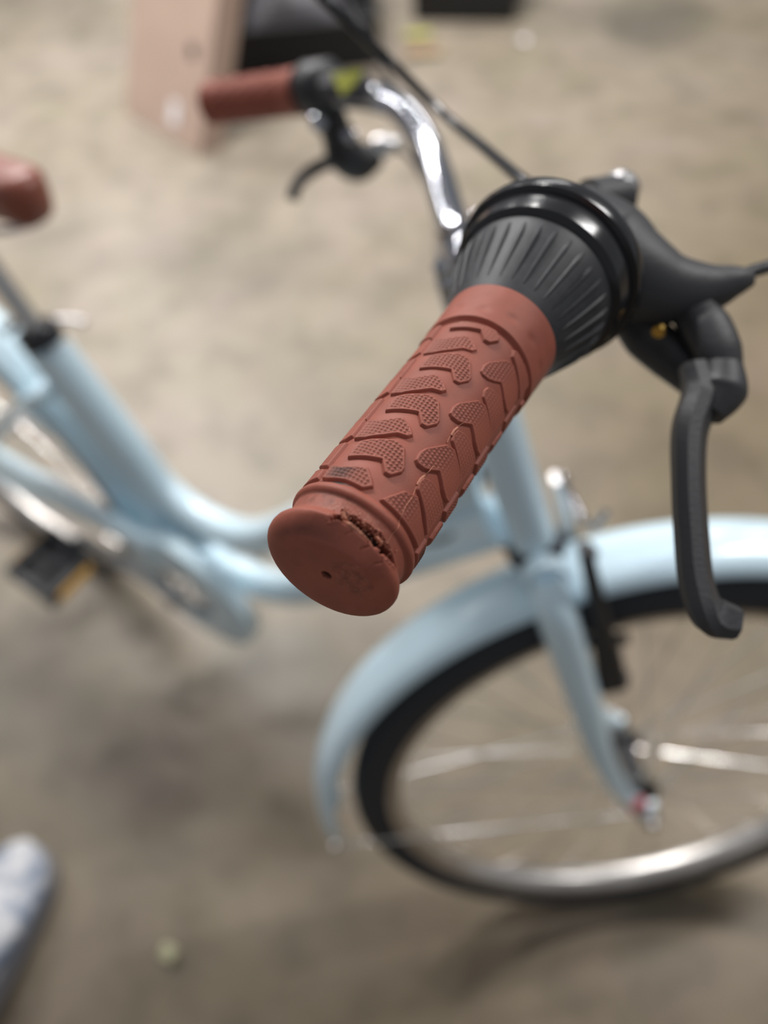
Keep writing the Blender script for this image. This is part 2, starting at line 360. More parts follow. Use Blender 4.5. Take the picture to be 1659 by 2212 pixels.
def wheel(name, C, X, Yv, Z, group_hub):
    """C centre, X forward, Yv axle, Z up"""
    w = empty(name, C); w.parent = bike
    T = lambda a, r, y: Vector(C) + (X * math.cos(a) + Z * math.sin(a)) * r + Yv * y
    def ring(prof, name, mat, n=96):
        vs = []; fs = []; m = len(prof)
        for i in range(n):
            a = 2 * PI * i / n
            for (r, y) in prof: vs.append(T(a, r, y) - Vector(C))
        for i in range(n):
            j = (i + 1) % n
            for k in range(m): fs.append((i * m + k, i * m + (k + 1) % m, j * m + (k + 1) % m, j * m + k))
        return MB().add(vs, fs).build(name, mat, w, 50)
    rc = WR - 0.0235
    tp = [(rc + 0.0235 * math.cos(b), 0.0235 * math.sin(b)) for b in [R_(x) for x in range(-145, 146, 18)]]
    ring(tp, 'tire', M['tyre'])
    ring([(rc - 0.008, 0.0165), (rc - 0.013, 0.0172), (rc - 0.024, 0.0160), (rc - 0.030, 0.0115), (rc - 0.033, 0.004), (rc - 0.033, -0.004), (rc - 0.030, -0.0115), (rc - 0.024, -0.0160), (rc - 0.013, -0.0172), (rc - 0.008, -0.0165), (rc - 0.018, 0)], 'rim', M['rim'])
    hub = MB().lathe(-Yv * 0.036, Yv, [(0, 0.010), (0.001, 0.021), (0.005, 0.021), (0.008, 0.013), (0.036, 0.0115), (0.064, 0.013), (0.067, 0.021), (0.071, 0.021), (0.072, 0.010)], 24)
    hub.lathe(-Yv * 0.064, Yv, [(0, 0.0045), (0.128, 0.0045)], 12).build('hub', M['black'] if name == 'front_wheel' else M['alu'], w)
    sp = MB().tube([V(0, 0, 0), V(0, 0, 1)], 1, 6); me = None
    for k in range(36):
        side = 1 if k % 2 else -1; a = 2 * PI * k / 36; d = R_(38) * (1 if (k // 2) % 2 else -1)
        p0 = T(a + d, 0.018, side * 0.033) - Vector(C); p1 = T(a, rc - 0.030, 0) - Vector(C)
        if me is None:
            o = sp.build('spoke', M['steel'], w); me = o.data
        else:
            o = bpy.data.objects.new('spoke', me); COL.objects.link(o); o.parent = w
        dv = p1 - p0; o.location = p0; o.rotation_mode = 'QUATERNION'; o.rotation_quaternion = dv.to_track_quat('Z', 'Y'); o.scale = (0.0011, 0.0011, dv.length)
    return w
wheel('front_wheel', S(RK, 0, 0), F2, L2, UP, 0)
wheel('rear_wheel', V(-0.465, 0, WR), V(1, 0, 0), V(0, 1, 0), V(0, 0, 1), 0)

def mudguard(T, a0, a1, n=56):
    prof = [(-0.034, -0.014), (-0.033, -0.007), (-0.026, -0.0005), (-0.012, 0.004), (-0.0025, 0.005), (0, 0.0062), (0.0025, 0.005), (0.012, 0.004), (0.026, -0.0005), (0.033, -0.007), (0.034, -0.014)]
    prof = prof + [(y * 0.95, r - 0.0018) for y, r in prof[::-1]]; m = len(prof); vs = []; fs = []
    for i in range(n + 1):
        a = R_(a0 + (a1 - a0) * i / n); k = 1 if 1 < i < n - 1 else (0.9 if i in (1, n - 1) else 0.6)
        for (y, r) in prof: vs.append(T(a, WR + 0.037 + r, y * k))
    for i in range(n):
        for k in range(m): fs.append((i * m + k, i * m + (k + 1) % m, (i + 1) * m + (k + 1) % m, (i + 1) * m + k))
    fs.append(tuple(range(m))); fs.append(tuple(n * m + k for k in range(m))[::-1])
    return MB().add(vs, fs)
TF = lambda a, r, y: S(RK, 0, 0) + (F2 * math.cos(a) + UP * math.sin(a)) * r + L2 * y
TR = lambda a, r, y: V(-0.465, 0, WR) + V(math.cos(a), 0, math.sin(a)) * r + V(0, 1, 0) * y
mg = mudguard(TF, 173, 52).build('mudguard', M['blue'], bike, 40)
rb_ = MB().box(TF(R_(172), WR + 0.028, -0.034), 0.004, 0.003, 0.004, (F2, L2, UP)).build('mudguard_bolt', M['alu'], mg, bevel=0.001)
mg2 = mudguard(TR, 205, -22, 72).build('mudguard', M['blue'], bike, 40)
st_ = MB()
for s_ in (-1, 1): st_.tube([TF(R_(172), WR + 0.026, s_ * 0.034), S(RK, s_ * 0.060, 0.006)], 0.0018, 8)
st_.build('mudguard_stay', M['steel'], mg)

# axle nuts, red tip protector
for s_ in (-1, 1):
    MB().lathe(S(RK, s_ * 0.057, 0), L2 * s_, [(0, 0.013), (0.002, 0.0135), (0.003, 0.0105), (0.010, 0.0105), (0.012, 0.0065), (0.018, 0.006)], 12).build('axle_nut', M['alu'], bike, 30)
MB().box(S(RK - 0.008, -0.0625, 0.034), 0.009, 0.004, 0.009, (F2, L2, UP)).build('red_washer', M['red'], bike, bevel=0.002)

# V-brakes
for s_ in (-1, 1):
    arm = MB()
    arm.bar(spline([S(0.030, s_ * 0.045, 0.235), S(0.032, s_ * 0.046, 0.29), S(0.034, s_ * 0.048, 0.35), S(0.036, s_ * 0.044, 0.425)]), interp([0.028, 0.024, 0.014, 0.011], 8), 0.015, L2)
    arm.lathe(S(0.012, s_ * 0.043, 0.240), F2, [(0, 0.008), (0.016, 0.009), (0.028, 0.009), (0.031, 0.006)], 16)
    ao = arm.build('brake_arm', M['black'] if s_ < 0 else M['alu'], bike)
    MB().bar([S(-0.012, s_ * 0.024, 0.278), S(0.02, s_ * 0.024, 0.281), S(0.055, s_ * 0.024, 0.272)], 0.010, 0.011, L2).build('brake_pad', M['black'], ao)
    MB().lathe(S(0.037, s_ * 0.046, 0.289), F2, [(0, 0.006), (0.006, 0.006), (0.008, 0.003)], 12).build('pad_bolt', M['chrome'], ao)
    MB().lathe(S(0.039, s_ * 0.045, 0.245), F2, [(0, 0.006), (0.005, 0.006), (0.008, 0.003)], 12).build('pivot_bolt', M['chrome'], ao)
    MB().lathe(S(0.036, s_ * 0.045, 0.418), F2, [(0, 0.0065), (0.006, 0.0065), (0.009, 0.003)], 12).build('cable_bolt', M['chrome'], ao)
nd = MB().tube(spline([S(0.038, 0.052, 0.424), S(0.04, 0.01, 0.43), S(0.045, -0.035, 0.435), S(0.055, -0.06, 0.47)]), 0.0028, 10).build('brake_noodle', M['chrome'], bike)

# ------------------------------------------------------------------ drivetrain
cg = MB()
YG = -0.052
def plate(mb, pts, y0, y1):
    n = len(pts); vs = [V(x, y0, z) for x, z in pts] + [V(x, y1, z) for x, z in pts]
    mb.add(vs, [tuple(range(n)), tuple(range(n, 2 * n))[::-1]] + [(i, (i + 1) % n, n + (i + 1) % n, n + i) for i in range(n)])
# outer face of the guard as a hoop: strip between the outer outline and the opening round the crank
outer = []; inner = []
cxg, czg = 0.004, 0.285
NG = 60
for i in range(NG):
    a = 2 * PI * i / NG; outer.append((cxg + 0.118 * math.cos(a), czg + 0.118 * math.sin(a))); inner.append((cxg + 0.048 * math.cos(a), czg + 0.048 * math.sin(a)))
vs = [V(x, YG - 0.006, z) for x, z in inner] + [V(x * 0.99, YG - 0.012, z) for x, z in [(cxg + (p[0] - cxg) * 1.5, czg + (p[1] - czg) * 1.5) for p in inner]] + [V(x, YG - 0.004, z) for x, z in outer] + [V(x, YG + 0.016, z) for x, z in outer] + [V(x, YG + 0.002, z) for x, z in inner]
fs = []
for k in range(4):
    for i in range(NG): fs.append((k * NG + i, k * NG + (i + 1) % NG, (k + 1) * NG + (i + 1) % NG, (k + 1) * NG + i))
cg.add(vs, fs)
cg.bar([V(-0.02, YG - 0.004, 0.372), V(-0.22, YG - 0.004, 0.378), V(-0.46, YG - 0.002, 0.372)], 0.018, 0.052, (0, 0, 1), 0.3)
cg.build('chain_guard', M['blue'], bike, 45)
cr = MB().lathe((-0.006, YG + 0.004, 0.285), (0, 1, 0), [(0, 0.078), (0.003, 0.080), (0.006, 0.078), (0.006, 0.062), (0, 0.062)], 48, closed=True)
for k in range(5):
    a = 2 * PI * k / 5 + 0.3; cr.bar([V(-0.006 + 0.015 * math.cos(a), YG + 0.006, 0.285 + 0.015 * math.sin(a)), V(-0.006 + 0.066 * math.cos(a), YG + 0.006, 0.285 + 0.066 * math.sin(a))], 0.012, 0.004, (0, 1, 0))
cr.build('chainring', M['alu'], bike)
al = 0.4857 - 0.05
pend = V(-0.165 * math.cos(al), -0.088, 0.285 + 0.165 * math.sin(al))
crk = MB().bar(spline([V(-0.004, -0.074, 0.285), V(-0.05, -0.078, 0.285 + 0.05 * math.tan(al)), pend]), interp([0.030, 0.022, 0.020], 8), interp([0.016, 0.013, 0.012], 8), (0, 1, 0))
crk.lathe((-0.004, -0.064, 0.285), (0, -1, 0), [(0, 0.018), (0.016, 0.017), (0.019, 0.010)], 24)
co = crk.build('crank_arm', M['alu'], bike)
MB().lathe((-0.004, -0.084, 0.285), (0, -1, 0), [(0, 0.0105), (0.003, 0.0105), (0.004, 0.008)], 20).build('crank_bolt', M['chrome'], co)
pendl = V(0.165 * math.cos(al), 0.088, 0.285 - 0.165 * math.sin(al))
MB().bar([V(-0.004, 0.074, 0.285), pendl], 0.022, 0.014, (0, 1, 0)).build('crank_arm', M['alu'], bike)
def pedal(c, sy, tilt):
    X = V(math.cos(tilt), 0, math.sin(tilt)); Y = V(0, sy, 0); Z = V(-math.sin(tilt), 0, math.cos(tilt)); c = Vector(c)
    p = empty('pedal', c); p.parent = bike
    T = [(q[0] - c.x, q[1] - c.y, q[2] - c.z) for q in []]
    mb = MB()
    for sx in (-1, 1): mb.box(X * sx * 0.036 + Y * 0.052, 0.007, 0.045, 0.0125, (X, Y, Z))
    for k in range(3): mb.box(Y * (0.012 + 0.04 * k), 0.034, 0.005, 0.011, (X, Y, Z))
    mb.box(Y * 0.052, 0.031, 0.042, 0.004, (X, Y, Z))
    mb.tube([Y * -0.002, Y * 0.097], 0.008, 12)
    mb.build('pedal_body', M['black'], p, bevel=0.0012)
    for sx in (-1, 1): MB().box(X * sx * 0.0435 + Y * 0.052, 0.002, 0.030, 0.0105, (X, Y, Z)).build('reflector', M['orange'], p, bevel=0.0006)
    return p
pedal(pend + V(0, -0.006, 0), -1, R_(-12)); pedal(pendl + V(0, 0.006, 0), 1, R_(0))
# kickstand behind the bottom bracket
MB().tube(spline([V(-0.075, 0.02, 0.275), V(-0.085, 0.05, 0.24), V(-0.10, 0.12, 0.10), V(-0.115, 0.175, 0.006)]), interp([0.010, 0.010, 0.008, 0.008], 8), 12).build('kickstand', M['black'], bike)

# ------------------------------------------------------------------ handlebar, stem
hbpts = [GE + GA * 0.010, GE + GA * 0.10, GE + GA * 0.165, GE + GA * 0.198, H(0.040, -0.135, 0.727), H(0.030, -0.075, 0.695), H(0.016, -0.030, 0.668), H(0.014, 0, 0.664), H(0.016, 0.030, 0.670),
         H(0.0245, 0.070, 0.688), H(0.033, 0.125, 0.708), H(0.029, 0.175, 0.7225), H(0.003, 0.209, 0.7315), H(-0.033, 0.242, 0.741), H(-0.090, 0.299, 0.7465)]
hbs = spline(hbpts, 10)
for _ in range(40): hbs = [hbs[0]] + [(a + b * 2 + c) / 4 for a, b, c in zip(hbs, hbs[1:], hbs[2:])] + [hbs[-1]]
hb = MB().tube(hbs, 0.0111, 24).build('handlebar', M['chrome'], bike)
stm = MB().tube([head_top - UP * 0.03, S(0, 0, 0.655)], 0.0112, 20)
stm.tube([S(0, 0, 0.650), H(0.014, 0, 0.664)], 0.0135, 20)
stm.lathe(H(0.014, 0, 0.664) - LB * 0.02, LB, [(0, 0.0112), (0, 0.0165), (0.002, 0.0175), (0.038, 0.0175), (0.040, 0.0165), (0.040, 0.0112)], 28, closed=True)
so = stm.build('stem', M['chrome'], bike, 40)
for s_ in (-0.012, 0.012):
    for uu in (-0.016, 0.016):
        MB().lathe(H(0.026, s_, 0.664 + uu), FB, [(0, 0.0045), (0.009, 0.0045), (0.011, 0.003)], 12).build('clamp_bolt', M['chrome'], so)
MB().lathe(S(0, 0, 0.660), UP, [(0, 0.010), (0.006, 0.010), (0.010, 0.006)], 20).build('top_bolt', M['chrome'], so)

# ------------------------------------------------------------------ right grip (the torn one)
grip = empty('grip', GE); grip.parent = bike
grip['label'] = 'brown rubber grip with its outer end torn open, near the camera'
def attr(me, name, vals):
    a = me.attributes.new(name, 'FLOAT', 'POINT'); a.data.foreach_set('value', np.asarray(vals, dtype=np.float32))
GEn, GAn, G1n, G2n = (np.array(v) for v in (GE, GA, G1, G2))
def cylmesh(name, s, th, r, parent, mat, wrap=True, grime=None, scuff=None, mask=None):
    """s, th (rad), r arrays of shape (rows, cols) in mm; vertices relative to GE"""
    P = (s[..., None] * GAn + (np.cos(th)[..., None] * G1n + np.sin(th)[..., None] * G2n) * r[..., None]) / 1000
    n, m = s.shape; idx = np.arange(n * m).reshape(n, m)
    if wrap: nx = np.roll(idx, -1, 1); A = idx[:-1]; B = nx[:-1]; Cc = nx[1:]; D = idx[1:]
    else: A = idx[:-1, :-1]; B = idx[:-1, 1:]; Cc = idx[1:, 1:]; D = idx[1:, :-1]
    F = np.stack([A, B, Cc, D], -1).reshape(-1, 4)
    if mask is not None:
        mk = mask.reshape(-1); F = F[mk[F].any(1)]
        used = np.unique(F); rm = -np.ones(n * m, int); rm[used] = np.arange(len(used)); F = rm[F]; P = P.reshape(-1, 3)[used]
        if grime is not None: grime = grime.reshape(-1)[used]
    me = bpy.data.meshes.new(name); me.from_pydata(P.reshape(-1, 3).tolist(), [], F.tolist()); me.update(); me.shade_smooth()
    me.materials.append(mat)
    attr(me, 'grime', (grime if grime is not None else np.zeros(len(me.vertices))).reshape(-1))
    attr(me, 'scuff', (scuff if scuff is not None else np.zeros(len(me.vertices))).reshape(-1))
    o = bpy.data.objects.new(name, me); COL.objects.link(o); o.parent = parent
    return o
def poly_sd(px, py, poly):
    """signed distance (positive inside) of arrays to a polygon"""
    d = np.full(px.shape, 1e9); ins = np.zeros(px.shape, bool); n = len(poly)
    for i in range(n):
        x0, y0 = poly[i]; x1, y1 = poly[(i + 1) % n]; ex, ey = x1 - x0, y1 - y0
        t = np.clip(((px - x0) * ex + (py - y0) * ey) / (ex * ex + ey * ey + 1e-12), 0, 1)
        d = np.minimum(d, np.hypot(px - x0 - t * ex, py - y0 - t * ey))
        c = ((y0 > py) != (y1 > py)) & (px < (x1 - x0) * (py - y0) / (y1 - y0 + 1e-12) + x0); ins ^= c
    return np.where(ins, d, -d)
def nz(x, y, sc_, seed=0):
    f = np.frompyfunc(lambda a, b: noise.noise((a * sc_, b * sc_, seed * 7.3)), 2, 1); return f(x, y).astype(float)
sm = lambda x: np.clip(x, 0, 1) ** 2 * (3 - 2 * np.clip(x, 0, 1))
K = R_(1) * 17.9     # mm of arc per degree

# end cap with flange, groove, tear
prof = [(-4.4, 0.0), (-4.35, 6), (-4.2, 11), (-3.9, 14.2), (-3.3, 16.4), (-2.4, 17.9), (-1.3, 18.9), (-0.2, 19.35), (1.0, 19.4), (2.0, 19.0), (2.8, 18.3), (3.6, 17.75), (4.8, 17.5), (6.5, 17.5), (8.4, 17.6), (9.1, 17.9), (9.6, 18.5), (10.3, 18.95), (11.3, 18.95), (12.0, 18.6), (12.4, 18.0), (12.9, 17.85), (13.5, 17.85)]
PS = []
pp = spline([V(a, b, 0) for a, b in prof], 12); acc = [0]
for a, b in zip(pp, pp[1:]): acc.append(acc[-1] + (b - a).length)
tt = np.arange(0.15, acc[-1], 0.19)
s0 = np.interp(tt, acc, [p.x for p in pp]); r0 = np.interp(tt, acc, [p.y for p in pp])
NT = 640
th = np.linspace(-PI, PI, NT, endpoint=False)
Sg, Tg = np.meshgrid(s0, th, indexing='ij'); Rg = np.meshgrid(r0, th, indexing='ij')[0]
rowi = np.meshgrid(tt, th, indexing='ij')[0]
# knocked end: the cap leans so that its lower rim sits further out, its upper rim is pressed in
blend = 1 - sm((Sg - 2.0) / 5.0)
off = (0.1 + 0.8 * np.cos(Tg - R_(60)) * np.minimum(Rg / 19, 1)) * blend
tdeg = np.degrees(Tg)
tear = [(-1.8, -21), (-0.4, -22), (1.6, -21), (3.0, -20), (3.4, -16), (5.4, -20), (5.0, -13), (5.5, -7), (5.3, 0), (5.8, 6), (5.6, 12), (6.3, 17), (5.8, 24), (5.0, 30), (4.7, 38), (3.4, 51), (1.9, 38), (1.4, 26), (1.5, 18), (1.3, 9), (1.1, 0), (1.0, -7), (1.2, -12), (-0.2, -16)]
xx = Sg; yy = tdeg * K
jag = 0.15 + 0.34 * nz(xx, yy, 1.3, 1) + 0.22 * nz(xx, yy, 3.6, 2)
sd = poly_sd(xx, yy, [(a, b * K) for a, b in tear]) + jag
sd = np.where((Rg > 16.5) & (Sg > -2.4), sd, -9)
dep = 4.8 * sm((sd + 0.05) / 0.5) * (0.8 + 0.4 * nz(xx, yy, 0.9, 3)) + np.where(sd > 0, 0.45 * nz(xx, yy, 1.4, 4), 0)
lip = 0.32 * np.exp(-((sd + 0.35) / 0.45) ** 2) * (0.5 + nz(xx, yy, 1.8, 5))
R1 = Rg - np.maximum(dep, 0) + lip
# dent of the rim above the tear and fine irregularity
R1 = R1 - 1.2 * np.exp(-((tdeg - 10) / 26) ** 2) * np.exp(-((Sg - 0.8) / 1.3) ** 2) * (Rg > 15)
R1 = R1 + 0.05 * nz(xx, yy, 0.6, 6)
Soff = Sg + off
fa = Rg * np.cos(Tg); fb_ = Rg * np.sin(Tg); face = (Rg < 15) & (Sg < -2)
ha, hb_ = 1.8 * math.cos(R_(20)), 1.8 * math.sin(R_(20))
hd = np.hypot(fa - ha, (fb_ - hb_) * 1.0)
Soff = Soff + np.where(face, 3.0 * sm((1.55 - hd) / 0.45) - 0.08 * np.exp(-((hd - 1.9) / 0.3) ** 2), 0)
d2 = np.hypot(fa - 6.4, fb_ - 3.2); Soff = Soff + np.where(face, 0.35 * sm((0.95 - d2) / 0.7), 0)
wz = sm((9 - np.hypot(fa - 8.0, fb_ - 7.0)) / 5)
Soff = Soff + np.where(face, wz * (0.10 * nz(fa, fb_, 0.9, 8) + 0.12 * np.maximum(0, nz(fa, fb_, 2.4, 9) - 0.25) * 2), 0)
Soff = Soff + np.where(face, 0.05 * nz(fa, fb_, 0.25, 10), 0)
# shallow trough running along under the upper edge of the face
re_ = 14.3 + 0.8 * np.sin(np.radians(tdeg * 3.1 + 20))
q_ = np.clip((Rg - re_) / (19.3 - re_), 0, 1)
cone = -3.9 + 4.6 * q_ ** 1.2
w_c = np.exp(-(np.abs(tdeg - 0) / 50) ** 2.6) * (Sg < 1.25) * sm((Rg - re_ + 0.8) / 1.6)
Soff = Soff * (1 - w_c) + (cone + 0.5) * w_c
# two fine splits across the rim
for tc_, w_, a_ in ((13, 0.22, 0.8), (30, 0.2, 0.6), (-4, 0.18, 0.4)):
    R1 = R1 - a_ * np.exp(-(((tdeg - tc_) * K - 0.4 * np.sin(Sg * 3)) / w_) ** 2) * np.exp(-((Sg + 1.2) / 1.8) ** 2) * (Rg > 15)
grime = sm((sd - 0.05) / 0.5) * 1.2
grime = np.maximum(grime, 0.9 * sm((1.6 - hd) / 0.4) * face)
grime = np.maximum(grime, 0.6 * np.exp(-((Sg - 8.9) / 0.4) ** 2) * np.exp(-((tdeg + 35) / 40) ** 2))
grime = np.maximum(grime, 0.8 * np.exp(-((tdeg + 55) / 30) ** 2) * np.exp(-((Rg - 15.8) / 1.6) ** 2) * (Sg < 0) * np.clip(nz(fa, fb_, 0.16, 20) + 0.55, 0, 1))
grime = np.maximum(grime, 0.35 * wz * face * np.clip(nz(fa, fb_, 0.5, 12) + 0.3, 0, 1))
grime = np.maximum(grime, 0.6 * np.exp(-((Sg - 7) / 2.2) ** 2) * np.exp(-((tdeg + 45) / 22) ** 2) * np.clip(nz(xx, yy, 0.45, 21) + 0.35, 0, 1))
scf = np.exp(-((Sg - 5.2) / 3.4) ** 2) * np.exp(-((tdeg + 4) / 34) ** 2) * 1.0 * (Rg > 15) * (Sg > -3)
scf = np.maximum(scf, 0.5 * wz * face)
cap_o = cylmesh('end_cap', Soff, Tg, np.maximum(R1, 0.02), grip, M['grip'], grime=grime, scuff=scf)
# close the centre
bm = bmesh.new(); bm.from_mesh(cap_o.data); bm.verts.ensure_lookup_table()
bmesh.ops.contextual_create(bm, geom=[bm.verts[i] for i in range(NT)]) if False else bm.faces.new([bm.verts[i] for i in range(NT)])
bm.to_mesh(cap_o.data); bm.free()

# grip sleeve
sv = np.concatenate([np.arange(12.6, 88, 0.45), np.arange(88, 93, 0.2), np.arange(93, 110.3, 0.4)])
th2 = np.linspace(-PI, PI, 420, endpoint=False)
Sg, Tg = np.meshgrid(sv, th2, indexing='ij'); td = np.degrees(Tg)
edge = 89.6 + 1.0 * np.cos(Tg * 2 + 0.6)
base = 17.85 + np.interp(Sg, [12, 60, 88], [0, 0.25, 0.75])
Rg = base + sm((Sg - edge) / 1.1) * (1.25) + np.interp(Sg, [92, 108], [0, 0.5])
Rg = Rg - 0.5 * np.exp(-((Sg - edge + 0.5) / 0.5) ** 2)
Rg = np.where(Sg > 109.2, Rg - (Sg - 109.2) * 1.6, Rg)
for ds, dt in ((96, -29), (97.6, -1), (97.5, 26), (96.5, 54), (97, 82), (97, 110), (97, 138), (97, 166), (97, -57), (97, -85), (97, -113), (97, -141)):
    q = ((td - dt) * K) ** 2 / 1.9 ** 2 + (Sg - ds) ** 2 / 1.5 ** 2; Rg = Rg - 0.38 * np.exp(-q)
Rg = Rg + 0.04 * nz(Sg, td * K, 0.25, 14)
gr = 0.55 * np.exp(-((Sg - 13.0) / 0.7) ** 2) * np.exp(-((td + 55) / 26) ** 2)
gr = np.maximum(gr, 1.3 * np.exp(-((Sg - 12.9) / 0.45) ** 2) * np.exp(-((td + 40) / 14) ** 2))
cylmesh('sleeve', Sg, Tg, Rg, grip, M['grip'], grime=gr)

# tread blocks: four outlines, repeated along the grip and round it
PER = 20.6
BL = {
 'A': ([(30.0, -57), (38.3, -58), (38.6, -42), (41.4, -25), (39.3, -15), (36.9, -9), (35.4, -12), (34.8, -21), (32.6, -30), (30.3, -44)], 1.0),
 'B': ([(21.9, -47), (24.9, -48.5), (28.9, -47.5), (30.4, -38), (32.0, -25), (33.0, -16), (31.8, -8), (26.0, 2), (24.3, 2), (21.3, -4), (21.1, -10), (24.5, -18), (23.4, -31)], 1.0),
 'C': ([(30.6, 4), (33.4, 3), (35.8, 5), (42.1, 18), (43.2, 27), (41.9, 37), (40.8, 47), (40.2, 57), (31.8, 58), (30.9, 50), (31.3, 41), (33.5, 27), (31.5, 21), (30.1, 15), (29.8, 8)], 0.75),
 'D': ([(23.9, 20), (26.0, 17), (28.2, 18), (29.4, 25), (29.9, 35), (29.5, 48), (29.0, 58), (18.6, 58), (19.6, 48), (21.8, 33)], 0.3),
 'A1': ([(13.4, -57), (19.0, -58), (18.4, -44), (20.4, -23), (17.9, -15), (15.5, -9.5), (13.3, -16), (13.7, -33), (13.1, -50)], 1.0),
 'F': ([(13.5, 0), (20.7, 12), (21.4, 18), (22.6, 24), (20.9, 32), (19.1, 40), (17.7, 57), (13.7, 58), (13.4, 40), (13.5, 18)], 0.8),
 'B4': ([(83.9, -47), (86.3, -48), (88.2, -40), (88.6, -28), (89.3, -14), (89.2, -5), (87.6, 1), (86.0, 2), (83.1, -4), (82.9, -10), (86.1, -18), (85.2, -31)], 0.3),
 'D4': ([(85.7, 20), (87.8, 17), (88.8, 20), (88.6, 35), (88.3, 48), (88.0, 58), (80.4, 58), (81.4, 48), (83.6, 33)], 0.1),
}
def block(key, dS=0.0, dT=0.0, src=None):
    poly, kn = BL[key]; poly = [(a, b * K) for a, b in poly]
    if src is None:
        a0, a1 = min(p[0] for p in poly) - 0.6, max(p[0] for p in poly) + 0.6; b0, b1 = min(p[1] for p in poly) - 0.6, max(p[1] for p in poly) + 0.6
        g1 = np.arange(a0, a1, 0.2); g2 = np.arange(b0, b1, 0.2); X, Y = np.meshgrid(g1, g2, indexing='ij')
        q = poly_sd(X, Y, poly)
        h = -0.25 + 1.22 * sm((q + 0.25) / 0.6) ; rimm = 0.08 * np.exp(-((q - 0.45) / 0.25) ** 2)
        bx = ((X + 0.12 * np.floor(Y / 1.18)) / 1.18) % 1 - 0.5; by = (Y / 1.18) % 1 - 0.5
        bump_ = np.maximum(0, 1 - (np.hypot(bx, by) / 0.46) ** 2)
        if key in ('C', 'F'): amp = kn * (1 - 0.85 * sm((Y / K - 20) / 16))
        elif key in ('D', 'D4', 'B4'): amp = kn
        else: amp = kn * (0.45 + 0.55 * sm((Y / K + 58) / 22))
        h = h + rimm + (0.36 * bump_ - 0.16) * amp * sm((q - 0.65) / 0.35)
        basr = 17.85 + np.interp(X, [12, 60, 88], [0, 0.25, 0.75])
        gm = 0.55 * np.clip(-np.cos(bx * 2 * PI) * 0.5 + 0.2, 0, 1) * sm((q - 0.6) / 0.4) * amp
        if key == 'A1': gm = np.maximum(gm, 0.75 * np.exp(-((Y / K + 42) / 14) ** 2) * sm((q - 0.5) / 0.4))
        return cylmesh('tread_block', X, Y / K * R_(1), basr + h, grip, M['grip'], wrap=False, mask=(q > -0.3), grime=gm)
    o = bpy.data.objects.new('tread_block', src.data); COL.objects.link(o); o.parent = grip
    rr = Matrix.Rotation(R_(dT), 4, GA); o.matrix_basis = Matrix.Translation(GA * (dS / 1000) + (G1 * 0.00010 * (dS / 20.6)) * 0) @ rr
    return o
# the turn about the grip axis must follow the same sense as the angle used above
rr_s = 1 if (Matrix.Rotation(R_(10), 3, GA) @ G1).dot(G2) > 0 else -1
for dT in (0, 120, -120):
    for key, reps in (('A', (0, 1, 2)), ('B', (0, 1, 2)), ('C', (0, 1, 2)), ('D', (0, 1, 2)), ('A1', (0,)), ('F', (0,)), ('B4', (0,)), ('D4', (0,))):
        if dT == 0 and True:
            for k in reps:
                if k == 0: BL[key] = (*BL[key][:2], block(key))
                else: block2 = bpy.data.objects.new('tread_block', BL[key][2].data); COL.objects.link(block2); block2.parent = grip; block2.location = GA * (k * PER / 1000)
        else:
            for k in reps:
                o = bpy.data.objects.new('tread_block', BL[key][2].data); COL.objects.link(o); o.parent = grip
                o.matrix_basis = Matrix.Translation(GA * (k * PER / 1000)) @ Matrix.Rotation(R_(dT) * rr_s, 4, GA)

# mould seam, torn flap, crumbs
def gl(s, t, r): return G(s, t, r) - GE
seam = MB()
seam.tube(spline([gl(5.6, 27, 17.75), gl(8.5, 26, 17.8), gl(10, 25, 19.0), gl(11.2, 24.5, 19.05), gl(13, 24, 17.95), gl(14.0, 22, 18.85), gl(17, 20, 18.9), gl(20.5, 20, 18.9), gl(23, 20, 17.95), gl(26, 18, 18.0), gl(29.5, 19, 18.1), gl(30.8, 19, 18.95), gl(33, 19.4, 18.9)], 4), 0.00013, 5)
seam.tube(spline([gl(43.0, 18, 18.3), gl(45.5, 17, 18.15), gl(50.5, 18, 18.3), gl(52, 19, 19.0)], 4), 0.00013, 5)
seam.bar([gl(25.2, 18.5, 18.0), gl(27, 17.5, 18.4), gl(29.2, 18.8, 18.1)], 0.0007, 0.0009, G1)
seam.bar([gl(46.0, 17.5, 18.1), gl(47.6, 16.6, 18.5), gl(49.6, 17.8, 18.2)], 0.0007, 0.0009, G1)
seam.build('mould_seam', M['torn'], grip)
def ragged(pts, rad, amp, n=8, seed=1):
    mb = MB(); mb.tube(pts, rad, n, up=G1, flat=0.6)
    mb.v = [tuple(Vector(p) + noise.noise_vector(Vector(p) * 1400 + V(seed, 0, 0)) * amp) for p in mb.v]; return mb
flap = ragged(spline([gl(1.9, -13, 18.5), gl(1.7, -6, 18.7), gl(1.7, 2, 18.4), gl(1.8, 10, 18.0), gl(1.9, 17, 17.5), gl(2.0, 24, 16.9)], 8), interp([0.0004, 0.0010, 0.0009, 0.0007, 0.0005, 0.0003], 8), 0.00022, 12)
flap.build('torn_flap', M['torn'], grip)
fl2 = ragged(spline([gl(4.9, 16, 16.6), gl(4.6, 19, 17.6), gl(4.2, 22, 18.0), gl(3.6, 23.5, 17.3)], 6), interp([0.0005, 0.0008, 0.0007, 0.0003], 6), 0.0003, 10, 5)
fl2.build('torn_flap', M['torn'], grip)
fl3 = ragged(spline([gl(4.6, -19, 17.5), gl(3.9, -16, 18.2), gl(3.2, -13, 18.0), gl(3.4, -10, 17.4)], 6), interp([0.0003, 0.0008, 0.0008, 0.0003], 6), 0.00035, 10, 9)
fl3.build('torn_flap', M['torn'], grip)
cr_ = MB()
